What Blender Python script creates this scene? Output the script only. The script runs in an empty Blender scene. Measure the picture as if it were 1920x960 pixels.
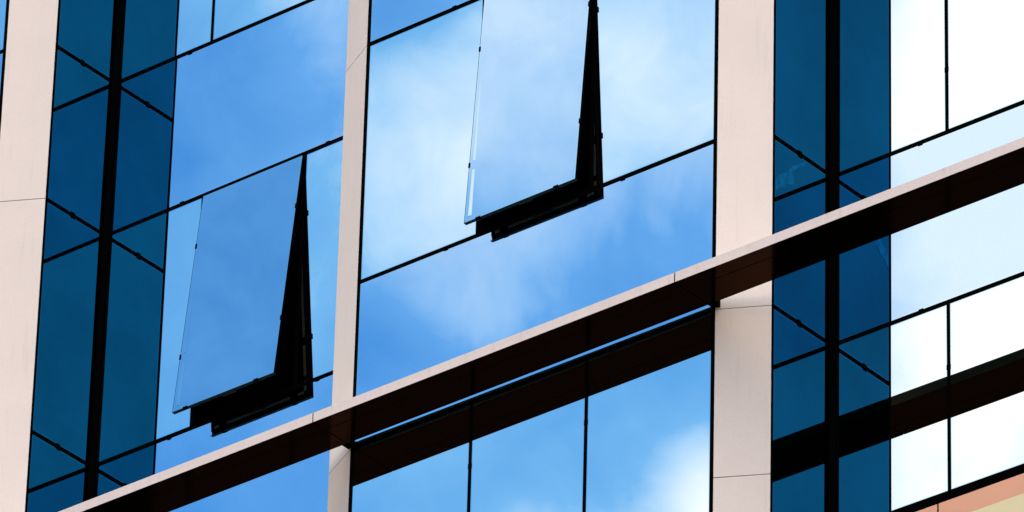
import bpy, bmesh, math, random
from mathutils import Vector, Matrix
random.seed(4)
S = bpy.context.scene
C = S.collection

# ---------------------------------------------------------------- camera
cam_d = bpy.data.cameras.new('camera'); cam = bpy.data.objects.new('camera', cam_d); C.objects.link(cam)
ya, pi_, ro = math.radians(39.888), math.radians(30.864), math.radians(1.6155)
F = Vector((-math.sin(ya)*math.cos(pi_), math.cos(ya)*math.cos(pi_), math.sin(pi_)))
R = Vector((math.cos(ya), math.sin(ya), 0)); U = R.cross(F)
R2 = math.cos(ro)*R + math.sin(ro)*U; U2 = -math.sin(ro)*R + math.cos(ro)*U
cam.matrix_world = Matrix.Translation((34.9751, -39.8659, 1.6)) @ Matrix((R2, U2, -F)).transposed().to_4x4()
cam_d.sensor_width = 36; cam_d.lens = 13974.886/1920*36
cam_d.clip_start = 1; cam_d.clip_end = 6000
S.camera = cam

# ---------------------------------------------------------------- sky and sun
SUN_EL, SUN_AZ = math.radians(48), math.radians(25)      # the sun stands behind the building: the street side is in shade
w = bpy.data.worlds.new('World'); S.world = w; w.use_nodes = True
nt = w.node_tree; nt.nodes.clear(); N = nt.nodes.new; L = nt.links.new
def val(sock, v):
    if hasattr(v, 'is_linked') or isinstance(v, bpy.types.NodeSocket): L(v, sock)
    else: sock.default_value = v
def M(op, a, b=None, c=None, clamp=False):
    n = N('ShaderNodeMath'); n.operation = op; n.use_clamp = clamp
    val(n.inputs[0], a)
    if b is not None: val(n.inputs[1], b)
    if c is not None: val(n.inputs[2], c)
    return n.outputs[0]
def dot(v, d):
    n = N('ShaderNodeVectorMath'); n.operation = 'DOT_PRODUCT'; L(v, n.inputs[0]); n.inputs[1].default_value = d
    return n.outputs['Value']
out = N('ShaderNodeOutputWorld'); bg = N('ShaderNodeBackground'); L(bg.outputs[0], out.inputs[0])
sky = N('ShaderNodeTexSky'); sky.sky_type = 'NISHITA'; sky.sun_disc = False
sky.sun_elevation = SUN_EL; sky.sun_rotation = SUN_AZ; sky.air_density = 1.0; sky.dust_density = 0.3; sky.ozone_density = 3.0
tc = N('ShaderNodeTexCoord'); D3 = tc.outputs['Generated']
# frame on the sky dome round the quarter of sky in front of the facade
a = dot(D3, (0.7763, -0.6299, 0.0242)); e = dot(D3, (0.3072, 0.4115, 0.8580)); fwd = dot(D3, (-0.5505, -0.6586, 0.5130))
def blob(a0, e0, ra, re, amp):
    x = M('DIVIDE', M('SUBTRACT', a, a0), ra); y = M('DIVIDE', M('SUBTRACT', e, e0), re)
    r = M('ADD', M('MULTIPLY', x, x), M('MULTIPLY', y, y))
    return M('MULTIPLY', M('EXPONENT', M('MULTIPLY', r, -1.0)), amp)
def noise(scale, det, rough, loc=(0, 0, 0), vs=(1, 1, 1)):
    mp = N('ShaderNodeMapping'); L(D3, mp.inputs[0]); mp.inputs['Location'].default_value = loc; mp.inputs['Scale'].default_value = vs
    n = N('ShaderNodeTexNoise'); n.inputs['Scale'].default_value = scale; n.inputs['Detail'].default_value = det
    n.inputs['Roughness'].default_value = rough; n.inputs['Distortion'].default_value = 0.4; L(mp.outputs[0], n.inputs['Vector'])
    return n.outputs[0]
px = lambda x: (x-960)/13975.0
py = lambda y: (480-y)/13975.0
dens = None
for b in [(px(1130), py(150), 0.036, 0.024, 0.50), (px(850), py(400), 0.020, 0.016, 0.30), (px(1380), py(1000), 0.014, 0.010, 0.62), (px(1340), py(920), 0.005, 0.012, 0.25),
          (px(960), py(620), 0.010, 0.007, 0.22), (px(560), py(-20), 0.02, 0.008, 0.20), (px(1010), py(1005), 0.012, 0.005, 0.24), (px(690), py(660), 0.006, 0.006, -0.14), (px(760), py(20), 0.008, 0.006, -0.2), (0.12, 0.12, 0.05, 0.13, 0.9),
          (px(1880), py(120), 0.024, 0.030, 0.68), (px(1850), py(900), 0.018, 0.045, 0.78), (-0.052, 0.140, 0.032, 0.035, 0.56), (px(880), py(850), 0.022, 0.008, 0.22), (px(440), py(600), 0.013, 0.016, 0.18)]:
    t = blob(*b); dens = t if dens is None else M('ADD', dens, t)
n1 = noise(22, 5, 0.55, (3.1, 0.4, 1.7), (1, 1, 1.3)); n2 = noise(75, 4, 0.55, (0.3, 5.2, 2.2))
dens = M('ADD', dens, M('MULTIPLY', M('SUBTRACT', n1, 0.5), 0.30))
dens = M('ADD', dens, M('MULTIPLY', M('SUBTRACT', n2, 0.5), 0.42))
dens = M('ADD', dens, 0.16)
# broken cloud everywhere else on the dome
n3 = noise(2.2, 6, 0.6, (1.3, 0.2, 0.0), (1, 1, 2.0))
far = M('MULTIPLY', M('SUBTRACT', n3, 0.30), 5.0, clamp=True)
near = M('MULTIPLY', M('SUBTRACT', fwd, 0.90), 16.0, clamp=True)       # the clearer patch of sky
# deep clear sky high over the end of the street
clr = dot(D3, (0.5505, -0.6586, 0.5130)); clr = M('MULTIPLY', M('SUBTRACT', clr, 0.88), 12.0, clamp=True)
far = M('MULTIPLY', far, M('SUBTRACT', 1.0, clr))
mixd = N('ShaderNodeMix'); mixd.data_type = 'FLOAT'; L(near, mixd.inputs[0]); L(far, mixd.inputs[2]); L(dens, mixd.inputs[3])
dd = M('MULTIPLY', mixd.outputs[0], 1.0, clamp=True)
mul = N('ShaderNodeMix'); mul.data_type = 'RGBA'; mul.blend_type = 'MULTIPLY'; mul.inputs[0].default_value = 1
L(sky.outputs[0], mul.inputs[6]); mul.inputs[7].default_value = (0.68, 1.85, 2.35, 1)
def mixrgb(f, a_, b_):
    m_ = N('ShaderNodeMix'); m_.data_type = 'RGBA'
    for i_, v_ in ((0, f), (6, a_), (7, b_)): val(m_.inputs[i_], v_)
    return m_.outputs[2]
thin = mixrgb(M('MULTIPLY', dd, 1.9, clamp=True), mul.outputs[2], (2.5, 5.6, 9.4, 1))        # thin veil, then white cloud
side = M('MULTIPLY_ADD', dot(D3, (0.55, 0.0, 0.75)), 1.0, 0.70)          # unseen cloud made brighter rightwards and overhead, to light and shade the piers
cb = N('ShaderNodeVectorMath'); cb.operation = 'SCALE'; cb.inputs[0].default_value = (35.0, 30.5, 28.0); L(side, cb.inputs['Scale'])
white = mixrgb(near, cb.outputs[0], (12.4, 11.8, 11.2, 1))
mixc = N('ShaderNodeMix'); mixc.data_type = 'RGBA'; L(M('MULTIPLY', M('SUBTRACT', dd, 0.40), 1.6, clamp=True), mixc.inputs[0])
L(thin, mixc.inputs[6]); L(white, mixc.inputs[7])
L(mixc.outputs[2], bg.inputs[0]); bg.inputs[1].default_value = 0.10

sun_d = bpy.data.lights.new('sun', 'SUN'); sun_d.energy = 3.0; sun_d.angle = math.radians(0.5); sun_d.color = (1, 0.95, 0.88)
sun = bpy.data.objects.new('sun', sun_d); C.objects.link(sun)
sd = Vector((math.sin(SUN_AZ)*math.cos(SUN_EL), math.cos(SUN_AZ)*math.cos(SUN_EL), math.sin(SUN_EL)))
sun.rotation_euler = (-sd).to_track_quat('-Z', 'Y').to_euler(); sun.location = sd*200
S.view_settings.view_transform = 'Standard'; S.view_settings.look = 'None'; S.view_settings.exposure = 0.0; S.view_settings.gamma = 1.0
S.view_settings.use_curve_mapping = False

# ---------------------------------------------------------------- materials
def mat(name, col, rough=0.6, metal=0.0, spec=0.5, noise_amt=0.0, nscale=3.0, bump=0.0, bscale=40.0, speck=0.0, stain=0.0):
    m = bpy.data.materials.new(name); m.use_nodes = True; t = m.node_tree; p = t.nodes['Principled BSDF']
    p.inputs['Base Color'].default_value = (*col, 1); p.inputs['Roughness'].default_value = rough
    p.inputs['Metallic'].default_value = metal; p.inputs['Specular IOR Level'].default_value = spec
    g = t.nodes.new('ShaderNodeTexCoord'); l = t.links.new
    def rng(fac, lo, hi, a, b):
        r = t.nodes.new('ShaderNodeMapRange'); l(fac, r.inputs[0]); r.inputs[1].default_value = lo; r.inputs[2].default_value = hi
        r.inputs[3].default_value = a; r.inputs[4].default_value = b; return r.outputs[0]
    def mulc(c, f):
        x = t.nodes.new('ShaderNodeVectorMath'); x.operation = 'SCALE'; l(c, x.inputs[0]); l(f, x.inputs['Scale']); return x.outputs[0]
    if noise_amt or speck or stain:
        rgb = t.nodes.new('ShaderNodeRGB'); rgb.outputs[0].default_value = (*col, 1); c = rgb.outputs[0]
        if noise_amt:
            n = t.nodes.new('ShaderNodeTexNoise'); n.inputs['Scale'].default_value = nscale; n.inputs['Detail'].default_value = 6; n.inputs['Roughness'].default_value = 0.65
            l(g.outputs['Object'], n.inputs['Vector']); c = mulc(c, rng(n.outputs[0], 0.3, 0.7, 1-noise_amt, 1+noise_amt))
        if speck:
            n = t.nodes.new('ShaderNodeTexNoise'); n.inputs['Scale'].default_value = 90; n.inputs['Detail'].default_value = 3
            l(g.outputs['Object'], n.inputs['Vector']); c = mulc(c, rng(n.outputs[0], 0.3, 0.7, 1-speck, 1+speck))
        if stain:      # thin runs of dirt
            mp = t.nodes.new('ShaderNodeMapping'); mp.inputs['Scale'].default_value = (9, 9, 0.7); l(g.outputs['Object'], mp.inputs[0])
            n = t.nodes.new('ShaderNodeTexNoise'); n.inputs['Scale'].default_value = 2.0; n.inputs['Detail'].default_value = 5; l(mp.outputs[0], n.inputs['Vector'])
            c = mulc(c, rng(n.outputs[0], 0.58, 0.75, 1.0, 1-stain))
        l(c, p.inputs['Base Color'])
    if bump:
        n = t.nodes.new('ShaderNodeTexNoise'); n.inputs['Scale'].default_value = bscale; n.inputs['Detail'].default_value = 2
        l(g.outputs['Object'], n.inputs['Vector']); b = t.nodes.new('ShaderNodeBump'); b.inputs['Strength'].default_value = bump; b.inputs['Distance'].default_value = 0.01
        l(n.outputs[0], b.inputs['Height']); l(b.outputs[0], p.inputs['Normal'])
    return m
m_vis = mat('vision_glass', (0.86, 0.97, 1.0), 0.0, 1.0, noise_amt=0.015, nscale=0.8, speck=0.02, bump=0.006, bscale=0.9)
m_spa = mat('spandrel_glass', (0.60, 0.78, 0.95), 0.0, 1.0, noise_amt=0.015, nscale=0.8, speck=0.02, bump=0.006, bscale=0.9)
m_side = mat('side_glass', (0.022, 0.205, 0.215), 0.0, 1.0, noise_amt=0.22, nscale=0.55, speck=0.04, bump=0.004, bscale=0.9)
m_sash = mat('sash_glass', (0.62, 0.80, 0.95), 0.0, 1.0, noise_amt=0.02, nscale=0.9, speck=0.02, bump=0.006, bscale=0.9)
m_strip = mat('painted_edge_light', (0.50, 0.72, 0.86), 0.02, 1.0)
m_bev = mat('glass_edge', (0.66, 0.88, 0.97), 0.01, 1.0)
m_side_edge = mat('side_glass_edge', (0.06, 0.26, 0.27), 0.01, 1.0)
m_teal = mat('glass_side', (0.004, 0.022, 0.030), 0.5, spec=0.1)
m_seal = mat('black_gasket', (0.002, 0.002, 0.002), 0.9, spec=0.0)
m_frame = mat('black_frame', (0.0025, 0.0025, 0.0025), 0.8, spec=0.0)
m_olive = mat('olive_seal', (0.085, 0.078, 0.058), 0.6, spec=0.1)
m_back = mat('dark_back', (0.011, 0.010, 0.006), 0.6, spec=0.03)
m_steel = mat('steel', (0.05, 0.05, 0.05), 0.5, 1.0)
m_pier = mat('beige_panel', (0.77, 0.685, 0.61), 0.5, spec=0.3, noise_amt=0.03, nscale=1.6, speck=0.04, stain=0.07)
m_ledge = mat('beige_ledge', (0.76, 0.665, 0.61), 0.5, spec=0.25, noise_amt=0.04, nscale=5, speck=0.05, stain=0.16)
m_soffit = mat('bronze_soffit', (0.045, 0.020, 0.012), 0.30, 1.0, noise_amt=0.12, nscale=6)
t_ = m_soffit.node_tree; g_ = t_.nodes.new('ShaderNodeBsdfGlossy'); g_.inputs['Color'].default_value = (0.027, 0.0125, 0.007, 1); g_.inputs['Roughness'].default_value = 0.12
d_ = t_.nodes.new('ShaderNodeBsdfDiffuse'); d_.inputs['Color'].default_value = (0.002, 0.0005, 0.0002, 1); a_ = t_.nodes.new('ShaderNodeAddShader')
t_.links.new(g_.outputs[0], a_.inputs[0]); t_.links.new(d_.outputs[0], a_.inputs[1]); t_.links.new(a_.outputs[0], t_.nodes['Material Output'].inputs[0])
m_inside = mat('dark_interior', (0.003, 0.003, 0.003), 0.9, spec=0.0)
m_salmon = mat('salmon_panel', (0.97, 0.50, 0.32), 0.6, noise_amt=0.03, spec=0.2)
m_yellow = mat('pale_yellow_panel', (0.97, 0.86, 0.50), 0.6, noise_amt=0.02, spec=0.2)
m_pave = mat('paving', (0.04, 0.037, 0.034), 0.9, spec=0.0, noise_amt=0.2, nscale=0.6)
m_road = mat('asphalt', (0.04, 0.04, 0.042), 0.9, spec=0.0, noise_amt=0.2, nscale=0.8)
m_kerb = mat('kerb_stone', (0.2, 0.195, 0.185), 0.8, noise_amt=0.1)
m_white = mat('road_paint', (0.6, 0.6, 0.58), 0.7)

# ---------------------------------------------------------------- helpers
def new(name, bm, mats, parent=None, smooth=False):
    me = bpy.data.meshes.new(name); bmesh.ops.recalc_face_normals(bm, faces=bm.faces) if False else None
    bm.to_mesh(me); bm.free(); me.update()
    for m in (mats if isinstance(mats, (list, tuple)) else [mats]): me.materials.append(m)
    o = bpy.data.objects.new(name, me); C.objects.link(o)
    if parent: o.parent = parent
    return o
def prism(bm, pts, axis_vec, mi=0, cap_mi=None):
    """extrude polygon pts (list of Vector) by axis_vec"""
    a_ = [bm.verts.new(p) for p in pts]; b_ = [bm.verts.new(Vector(p)+Vector(axis_vec)) for p in pts]; n = len(pts)
    fs = [bm.faces.new(a_[::-1]), bm.faces.new(b_)]
    for i in range(n): fs.append(bm.faces.new((a_[i], a_[(i+1) % n], b_[(i+1) % n], b_[i])))
    for f in fs: f.material_index = mi
    bmesh.ops.recalc_face_normals(bm, faces=fs)
    return fs
def box(bm, x0, x1, y0, y1, z0, z1, mi=0):
    return prism(bm, [Vector((x0, y0, z0)), Vector((x1, y0, z0)), Vector((x1, y1, z0)), Vector((x0, y1, z0))], (0, 0, z1-z0), mi)
def bevel(bm, w, seg=1):
    bmesh.ops.bevel(bm, geom=list(bm.edges), offset=w, segments=seg, profile=0.5, affect='EDGES')
def boxo(name, x0, x1, y0, y1, z0, z1, m, parent=None, bev=0.0):
    bm = bmesh.new(); box(bm, x0, x1, y0, y1, z0, z1)
    if bev: bevel(bm, bev)
    return new(name, bm, m, parent)
rt = random.Random(11)
def pane(name, o, ex, ez, wdt, hgt, nrm, m, parent, thick=0.024, edge=0.010):
    """a glass pane: front face in the plane through o spanned by ex, ez, outward normal nrm; its border is ground off at a slight slope"""
    bm = bmesh.new(); o, ex, ez, nrm = map(Vector, (o, ex, ez, nrm))
    ta, tb = (rt.gauss(0, 0.0011), rt.gauss(0, 0.0009)) if thick > 0.01 else (0, 0)      # panes never sit quite true
    P = lambda x, z, d: bm.verts.new(o+ex*x+ez*z-nrm*(d+ta*(x-wdt/2)+tb*(z-hgt/2)))
    def ring(i, d): return [P(i, i, d), P(wdt-i, i, d), P(wdt-i, hgt-i, d), P(i, hgt-i, d)]
    f, e1, bk = ring(edge, 0.0), ring(0, 0.0), ring(0, thick)
    faces = [bm.faces.new(f), bm.faces.new(bk[::-1])]
    for i in range(4):
        j = (i+1) % 4
        q = bm.faces.new((f[j], f[i], e1[i], e1[j])); q.material_index = 1
        s = bm.faces.new((e1[j], e1[i], bk[i], bk[j])); s.material_index = 2
    faces[1].material_index = 2
    bmesh.ops.recalc_face_normals(bm, faces=bm.faces)
    return new(name, bm, [m, m_side_edge if m is m_side else m_bev, m_inside], parent)

# ---------------------------------------------------------------- the street
def sheet(name, x0, x1, y0, y1, z, m):
    bm = bmesh.new(); bm.faces.new([bm.verts.new(p) for p in ((x0, y0, z), (x1, y0, z), (x1, y1, z), (x0, y1, z))])
    o = new(name, bm, m); o['kind'] = 'structure'; return o
sheet('ground', -3000, 3000, -3000, 3000, -0.13, m_pave)
boxo('pavement', -400, 400, -6, 60, -0.12, 0.0, m_pave)['kind'] = 'structure'
boxo('kerb', -400, 400, -6.2, -6.003, -0.12, 0.004, m_kerb)['kind'] = 'structure'
sheet('road', -400, 400, -30, -6.2, -0.124, m_road)
boxo('far_pavement', -400, 400, -60, -30.003, -0.12, 0.0, m_pave)['kind'] = 'structure'
bm = bmesh.new()
for i in range(-60, 60): box(bm, i*5, i*5+2.2, -18.06, -17.94, -0.122, -0.120)
new('road_markings', bm, m_white)['kind'] = 'structure'

# ---------------------------------------------------------------- the building
B = bpy.data.objects.new('office_building', None); C.objects.link(B); B.location = (0, 0, 0)
B['label'] = 'glass office building with beige piers, recessed bays, tilted-out windows and a long ledge'
B['category'] = 'building'

Dp, bb = 1.0054, 0.213                   # recess depth, chamfer depth
XL, XR = -0.414, 0.0                      # left-hand pier: recessed edge, front edge
YL, YR = 3.759, 4.153                     # right-hand pier: front edge, recessed edge
Z1, Z2, Z3, Z4, Z5 = 36.890, 35.310, 32.980, 31.410, 29.678
Z0 = Z1+2.33
J = 0.022                                 # half width of a joint
MOD = 8.0

# rows of glazing (bottom, top, kind)
Z5B = 29.08
ROWS = [(Z5, Z4, 'v'), (Z4, Z3, 's'), (Z3, Z2, 'v'), (Z2, Z1, 's'), (Z1, Z0, 'v')]
FROWS = [(Z5B, Z4, 'v')] + ROWS[1:]
TOP = 44.0

def front_bay(x0, x1, y, divs, clipdx, opener=None, rows=ROWS, left_post=0.0, right_post=0.0, lab=None):
    """glazing of a bay in the plane y between x0 and x1"""
    # joints
    for zi in sorted({r[0] for r in rows} | {r[1] for r in rows}):
        h = J if zi != Z5 else 0.042
        bm = bmesh.new(); box(bm, x0+left_post, x1-right_post, y+0.005, y+0.06, zi-h, zi+h)
        new('transom', bm, m_seal, B)
    for (zb, zt, k) in rows:
        lo = zb+(J if zb != Z5 else 0.042)+0.0005; hi = zt-J-0.0005
        if k == 's':
            pane('spandrel_pane', (x0+left_post+0.0005, y, lo), (1, 0, 0), (0, 0, 1), x1-x0-left_post-right_post-0.001, hi-lo, (0, -1, 0), m_spa, B, edge=0.006)
            continue
        xs = [x0+left_post] + divs + [x1-right_post]
        for i in range(3):
            xa = xs[i]+(0.0185 if i else 0.0005); xb = xs[i+1]-(0.0185 if i < 2 else 0.0005)
            if opener and opener[0] == (zb, zt) and i == 1:
                opener[1](xa, xb, lo, hi, y); continue
            pane('window_pane', (xa, y, lo), (1, 0, 0), (0, 0, 1), xb-xa, hi-lo, (0, -1, 0), m_vis, B)
        for xm in divs:
            bm = bmesh.new(); box(bm, xm-0.018, xm+0.018, y+0.005, y+0.06, lo, hi); mu = new('mullion', bm, m_seal, B)
            if not (opener and opener[0] == (zb, zt)):
                bm = bmesh.new(); zc = zb+0.59 if zb > Z4 else 30.82
                box(bm, xm-0.0205, xm+0.0205, y-0.006, y+0.02, zc-0.026, zc+0.026); bevel(bm, 0.004)
                new('clip', bm, m_frame, mu)
        # clips sit on the spandrel side of the transoms
        for (zz, s) in ((zb, -1), (zt, 1)):
            if zz < Z4-1: continue
            for xc in (divs[0]-clipdx, divs[1]+clipdx):
                bm = bmesh.new(); box(bm, xc-0.024, xc+0.024, y-0.008, y+0.02, min(zz+s*0.012, zz+s*0.029), max(zz+s*0.012, zz+s*0.029)); bevel(bm, 0.005)
                new('clip', bm, m_frame, B)

def awning(out, lab, slide=0.02):
    def f(xa, xb, lo, hi, y):
        """top-hung sash swung out at the foot by `out`"""
        H = hi-lo; th = math.asin((out-slide)/H)
        up = Vector((0, math.sin(th), math.cos(th))); nr = Vector((0, -math.cos(th), math.sin(th)))
        top = Vector((0, y-slide, hi-0.004))
        o = top-up*H                                        # foot of the sash
        W = xb-xa; ov = 0.006
        def bar(bm, x0, x1, s0, s1, d0, d1, mi=0):          # s from the foot, d behind the front face
            pts = [o+Vector((x0, 0, 0))+up*s0-nr*d0, o+Vector((x1, 0, 0))+up*s0-nr*d0, o+Vector((x1, 0, 0))+up*s1-nr*d0, o+Vector((x0, 0, 0))+up*s1-nr*d0]
            prism(bm, pts, -nr*(d1-d0), mi)
        x0, x1 = xa, xb; fw = 0.055
        bm = bmesh.new()                                    # sash frame behind the glass
        bar(bm, x0+.02, x0+.02+fw, 0.02, H-0.02, 0.010, 0.050); bar(bm, x1-.02-fw, x1-.02, 0.02, H-0.02, 0.010, 0.050)
        bar(bm, x0+.02+fw, x1-.02-fw, 0.02, 0.02+fw, 0.010, 0.050); bar(bm, x0+.02+fw, x1-.02-fw, H-0.02-fw, H-0.02, 0.010, 0.050)
        root = new('awning_window', bm, m_frame, B); root['label'] = lab
        bm = bmesh.new(); g = pane('glass_pane', o+Vector((x0, 0, 0)), (1, 0, 0), up, x1-x0, H, nr, m_sash, root, thick=0.009, edge=0.009)
        bm = bmesh.new(); bar(bm, x0+.022+fw, x1-.022-fw, 0.022+fw, H-0.022-fw, 0.0105, 0.016); new('inner_pane', bm, m_inside, root)
        bm = bmesh.new()                                    # pale seal running round the back of the frame
        for (s0, s1) in ((0.20, H*0.23-.04), (H*0.23+.04, H*0.74-.04), (H*0.74+.04, H-0.05)):
            for xc in (x0+.045, x1-.045): bar(bm, xc-.013, xc+.013, s0, s1, 0.051, 0.054)
        for (c0, c1) in ((x0+.06, x0+.11), (x0+.20, x1-.22), (x1-.13, x1-.06)): bar(bm, c0, c1, .032, .058, 0.051, 0.054)
        bar(bm, x1-.058, x1-.032, .06, .15, 0.051, 0.054)
        new('seal', bm, m_olive, root)
        for xc in (x0-0.002, x1+0.002):
            for fr in (0.25, 0.765):
                bm = bmesh.new(); bar(bm, xc-.008, xc+.008, H*fr-.024, H*fr+.024, -0.004, 0.020); new('clip', bm, m_frame, root)
        for xc in (x0+0.14, x1-0.20):
            bm = bmesh.new(); bar(bm, xc-.025, xc+.025, -0.008, 0.008, -0.003, 0.020); new('clip', bm, m_frame, root)
        # added pale wedges imitating light through glass that laps past the sash frame
        for (s0, s1) in ((0.05, H*0.235-.025), (H*0.25+.03, H*0.60)):
            bm = bmesh.new()
            wa, wb = 0.036*(1-s0/H*1.2), 0.036*(1-s1/H*1.2)
            V_ = [bm.verts.new(o+Vector((xx_, 0, 0))+up*ss_+nr*dd_) for ss_, ww_ in ((s0, wa), (s1, wb)) for xx_, dd_ in ((x0+.036, .0003), (x0+.036, .0003+ww_*.105), (x0+.036+ww_, .0003))]
            for q_ in ((0, 1, 2), (3, 5, 4), (0, 3, 4, 1), (1, 4, 5, 2), (2, 5, 3, 0)): bm.faces.new([V_[i_] for i_ in q_])
            bmesh.ops.recalc_face_normals(bm, faces=bm.faces); new('edge_light_strip', bm, m_strip, root)
        bm = bmesh.new(); bar(bm, x0-.0045, x0-.0002, 0, H, -0.0005, 0.012); bar(bm, x0-.0045, x1, -.006, -.0002, -0.0005, 0.030); new('edge_trim', bm, m_teal, root)
        # friction stays
        for xc in (x0+0.035, x1-0.035):
            bm = bmesh.new(); p0 = Vector((xc, y+0.03, hi-0.55)); p1 = o+Vector((xc, 0, 0))+up*(H-0.95)-nr*0.052
            dv = p1-p0; sx = Vector((.006, 0, 0)); sz = Vector((0, .5, 1)).normalized()*0.012
            prism(bm, [p0-sx-sz, p0+sx-sz, p0+sx+sz, p0-sx+sz], dv); new('stay_arm', bm, m_steel, root)
        bm = bmesh.new(); bar(bm, (x0+x1)/2-.07, (x0+x1)/2+.07, 0.03, 0.05, 0.052, 0.085); bar(bm, (x0+x1)/2-.012, (x0+x1)/2+.012, 0.05, 0.17, 0.070, 0.085)
        new('handle', bm, m_steel, root)
        # opening: dark reveals behind the sash
        bm = bmesh.new()
        box(bm, xa-0.0003, xa+0.012, y+0.006, y+0.16, lo, hi); box(bm, xb-0.012, xb+0.0003, y+0.006, y+0.16, lo, hi)
        box(bm, xa+0.012, xb-0.012, y+0.006, y+0.16, lo-0.0003, lo+0.012); box(bm, xa+0.012, xb-0.012, y+0.006, y+0.16, hi-0.012, hi+0.0003)
        new('opening_frame', bm, m_frame, root)
    return f

PW = 0.043
def corner_post(x, y, s):                 # post in the inner corner of a recess; s=+1: the side wall stands to its left
    x0, x1 = (x, x+PW) if s > 0 else (x-PW, x)
    boxo('corner_post', x0, x1, y-PW, y, 27.0, TOP, m_seal, B, 0.003)

def side_wall(x, s, rows=FROWS):           # glazed side of a recess, facing s
    for zi in sorted({r[0] for r in rows} | {r[1] for r in rows}):
        h = J if zi != Z5 else 0.042
        xa, xb = sorted((x-s*0.003, x-s*0.06)); 
        boxo('transom', xa, xb, bb+0.030, Dp-PW, zi-h, zi+h, m_seal, B)
        if zi > Z4-1:
            xa, xb = sorted((x+s*0.007, x-s*0.02)); bm = bmesh.new(); up = 1 if zi in (Z2, Z4) else -1
            box(bm, xa, xb, 0.547, 0.597, zi-0.030, zi+0.030); bevel(bm, .003); new('clip', bm, m_frame, B)
    for (zb, zt, k) in rows:
        lo = zb+(J if zb != Z5 else 0.042)+0.0005; hi = zt-J-0.0005
        if s > 0: pane('side_pane', (x, bb+.0305, lo), (0, 1, 0), (0, 0, 1), Dp-PW-bb-.031, hi-lo, (1, 0, 0), m_side, B)
        else: pane('side_pane', (x, Dp-PW-.0005, lo), (0, -1, 0), (0, 0, 1), Dp-PW-bb-.031, hi-lo, (-1, 0, 0), m_side, B)
    xa, xb = sorted((x+s*0.002, x-s*0.05))
    boxo('edge_gasket', xa, xb, bb+.002, bb+0.030, 27.0, TOP, m_seal, B)

# glazed bays that the picture shows (plus a little beyond the frame)
front_bay(-MOD+XR, -MOD+YL, 0, [-MOD+1.279, -MOD+2.470], 0.325, rows=FROWS, left_post=.038, right_post=.038)
front_bay(-MOD+YR, XL, Dp, [-2.707, -1.536], 0.25,
          opener=((Z3, Z2), awning(0.262, 'smaller dark blue tilted-out window beside the narrow pier')), left_post=PW, right_post=PW)
front_bay(XR, YL, 0, [1.279, 2.470], 0.325, rows=FROWS,
          opener=((Z3, Z2), awning(0.188, 'pale blue tilted-out window in the middle bay', 0.020)), left_post=.038, right_post=.038)
front_bay(YR, MOD+XL, Dp, [5.294, 6.465], 0.265, left_post=PW, right_post=PW)
front_bay(MOD+XR, MOD+YL, 0, [MOD+1.279, MOD+2.470], 0.325, rows=FROWS, left_post=.038, right_post=.038)
for k in (-1, 0, 1):
    for xx in (k*MOD, k*MOD+YL-.038):
        boxo('edge_gasket', xx, xx+.038, -0.002, 0.05, 27.0, TOP, m_seal, B)
for xx in (-MOD+YR, YR):
    side_wall(xx, +1); corner_post(xx, Dp, 1)
for xx in (XL, MOD+XL):
    side_wall(xx, -1); corner_post(xx, Dp, -1)

# added pale patch on the right-hand side wall's glass, imitating a faint reflection
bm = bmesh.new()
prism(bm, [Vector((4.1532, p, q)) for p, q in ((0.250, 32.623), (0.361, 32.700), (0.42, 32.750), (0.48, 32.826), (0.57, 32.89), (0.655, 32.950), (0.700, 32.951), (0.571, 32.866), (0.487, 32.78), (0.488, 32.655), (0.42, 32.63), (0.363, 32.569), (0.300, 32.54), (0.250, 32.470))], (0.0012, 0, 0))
fo = new('painted_reflection', bm, mat('pale_reflection', (0.038, 0.27, 0.285), 0.05, 1.0, noise_amt=0.35, nscale=14), B); fo['label'] = 'painted pale reflection in the corner of a dark side pane'

# coloured spandrel below the thick transom
for (x0, x1) in ((-MOD+YR+PW, XL-PW), (YR+PW, MOD+XL-PW)):
    xj = x0-PW+1.027
    for (a0, a1) in ((x0, xj-.008), (xj+.008, x1)):
        boxo('salmon_panel', a0, a1, Dp+.002, Dp+.03, 29.462, Z5-.0425, m_salmon, B)
        boxo('yellow_panel', a0, a1, Dp+.002, Dp+.03, 28.10, 29.4615, m_yellow, B)
    boxo('mullion', xj-.0078, xj+.0078, Dp+.008, Dp+.03, 28.10, Z5-.043, m_seal, B)

# piers: chamfered beige casings, in stacked panels
def pier(x0, y0, x1, y1, s, k):
    """s=+1: front edge on the right (x1,0); s=-1: front edge on the left"""
    zs = [0, 4, 8, 12, 16, 20, 24, 28.37, 29.888, Z4-.002, Z2+.002, 39.2, TOP]
    bm = bmesh.new(); g = 0.0035
    for za, zb in zip(zs[:-1], zs[1:]):
        if s > 0: pts = [(x0, y0, 0), (x1, y1, 0), (x1, y1+.045, 0), (x0+.02, Dp-.1, 0), (x0, Dp-.1, 0)]
        else: pts = [(x0, y0, 0), (x1, y1, 0), (x1, y1+0.001, 0), (x1-0.02, y1+.02, 0), (x0, y1+.02, 0)]
        pts = [Vector((p[0], p[1], za+g)) for p in pts]
        prism(bm, pts, (0, 0, zb-za-2*g))
    o = new('pier', bm, m_pier, B)
    bm = bmesh.new()                                  # dark backing seen in the open joints
    q = [(x0+.006, y0+.010), (x1-.006, y1+.010), (x1-.006, max(y0, y1)+.012), (x0+.006, max(y0, y1)+.012)]
    prism(bm, [Vector((p[0], p[1], 0.02)) for p in q], (0, 0, TOP-.05)); new('joint_backing', bm, m_inside, o)
    return o
for k in (-1, 0, 1, 2):
    p = pier(k*MOD+XL, bb, k*MOD+XR, 0, +1, k)
    if k == 0: p['label'] = 'narrow shaded beige pier between the two tilted-out windows'
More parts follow.
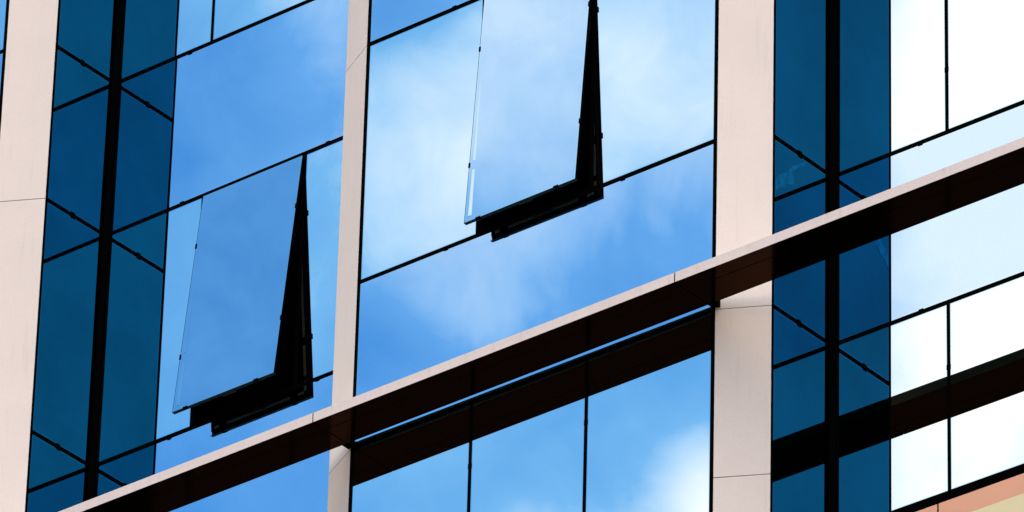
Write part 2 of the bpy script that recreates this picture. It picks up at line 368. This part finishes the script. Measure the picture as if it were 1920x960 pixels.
for k in (-2, -1, 0, 1):
    p = pier(k*MOD+YL, 0, k*MOD+YR, bb, -1, k)
    if k == -1: p['label'] = 'wide pale beige pier at the left edge'
    if k == 0: p['label'] = 'wide pale beige pier crossed by the ledge'

# the ledge: box section with pale fascia and bronze underside
LC, LG, LZ, LT = 0.508, 0.0723, 31.4204, 0.0873
def ledge(xa, xb):
    bm = bmesh.new(); fs = box(bm, xa, xb, -LC, -LG, LZ, LZ+LT)
    for f in fs:
        n = f.normal
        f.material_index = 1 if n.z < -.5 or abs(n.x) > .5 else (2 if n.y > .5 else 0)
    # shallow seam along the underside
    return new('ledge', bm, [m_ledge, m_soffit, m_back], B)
jt = [-16.2, -12.25, -8+.024, -8+3.748, .024, 3.748, 8.024, 11.75, 16.0]
for i, (p, q) in enumerate(zip(jt[:-1], jt[1:])):
    lo_ = ledge(p+.005, q-.005)
    bm = bmesh.new(); box(bm, p+.02, q-.02, -LC+.150, -LC+.154, LZ-.0012, LZ+.004); new('seam', bm, m_inside, lo_)
    boxo('ledge_core', q-.09, q+.09, -LC+.003, -LG-.003, LZ+.003, LZ+LT-.003, m_inside, lo_)
    for xq in (p, q):
        pass
for k in (-1, 0, 1):
    for xx in (k*MOD-.035, k*MOD+YL-.02):
        boxo('bracket', xx, xx+.055, -LG+.0005, 0.03, LZ+.002, LZ+.07, m_frame, B)

# dark body of the building: floors, back wall, lower storeys, roof
bm = bmesh.new()
for k in (-2, -1, 0, 1):
    x0 = k*MOD
    box(bm, x0-.02, x0+YL+.02, 0.55, 1.6, 26.5, TOP-.2)
box(bm, -20, 20, 1.6, 22, 0.0, TOP-.1)
box(bm, -20, 20, 1.03+.3, 1.5999, 26.5, TOP-.2)
new('inner_wall', bm, m_inside, B)
for k in (-2, -1, 0, 1):
    x0 = k*MOD
    boxo('lower_glazing', x0+YR-MOD+.002, x0+XL-.002, Dp+.03, Dp+.2, 0.3, 28.09, m_side, B)
    boxo('lower_glazing', x0+.002, x0+YL-.002, 0.02, .3, 0.3, Z5B-.05, m_side, B)
    boxo('upper_glazing', x0+YR-MOD+.002, x0+XL-.002, Dp+.01, Dp+.2, Z0+.03, TOP-.3, m_spa, B)
    boxo('upper_glazing', x0+.04, x0+YL-.04, 0.01, .3, Z0+.03, TOP-.3, m_spa, B)
boxo('roof', -20.3, 20.3, -.3, 22.3, TOP, TOP+.6, m_pier, B)
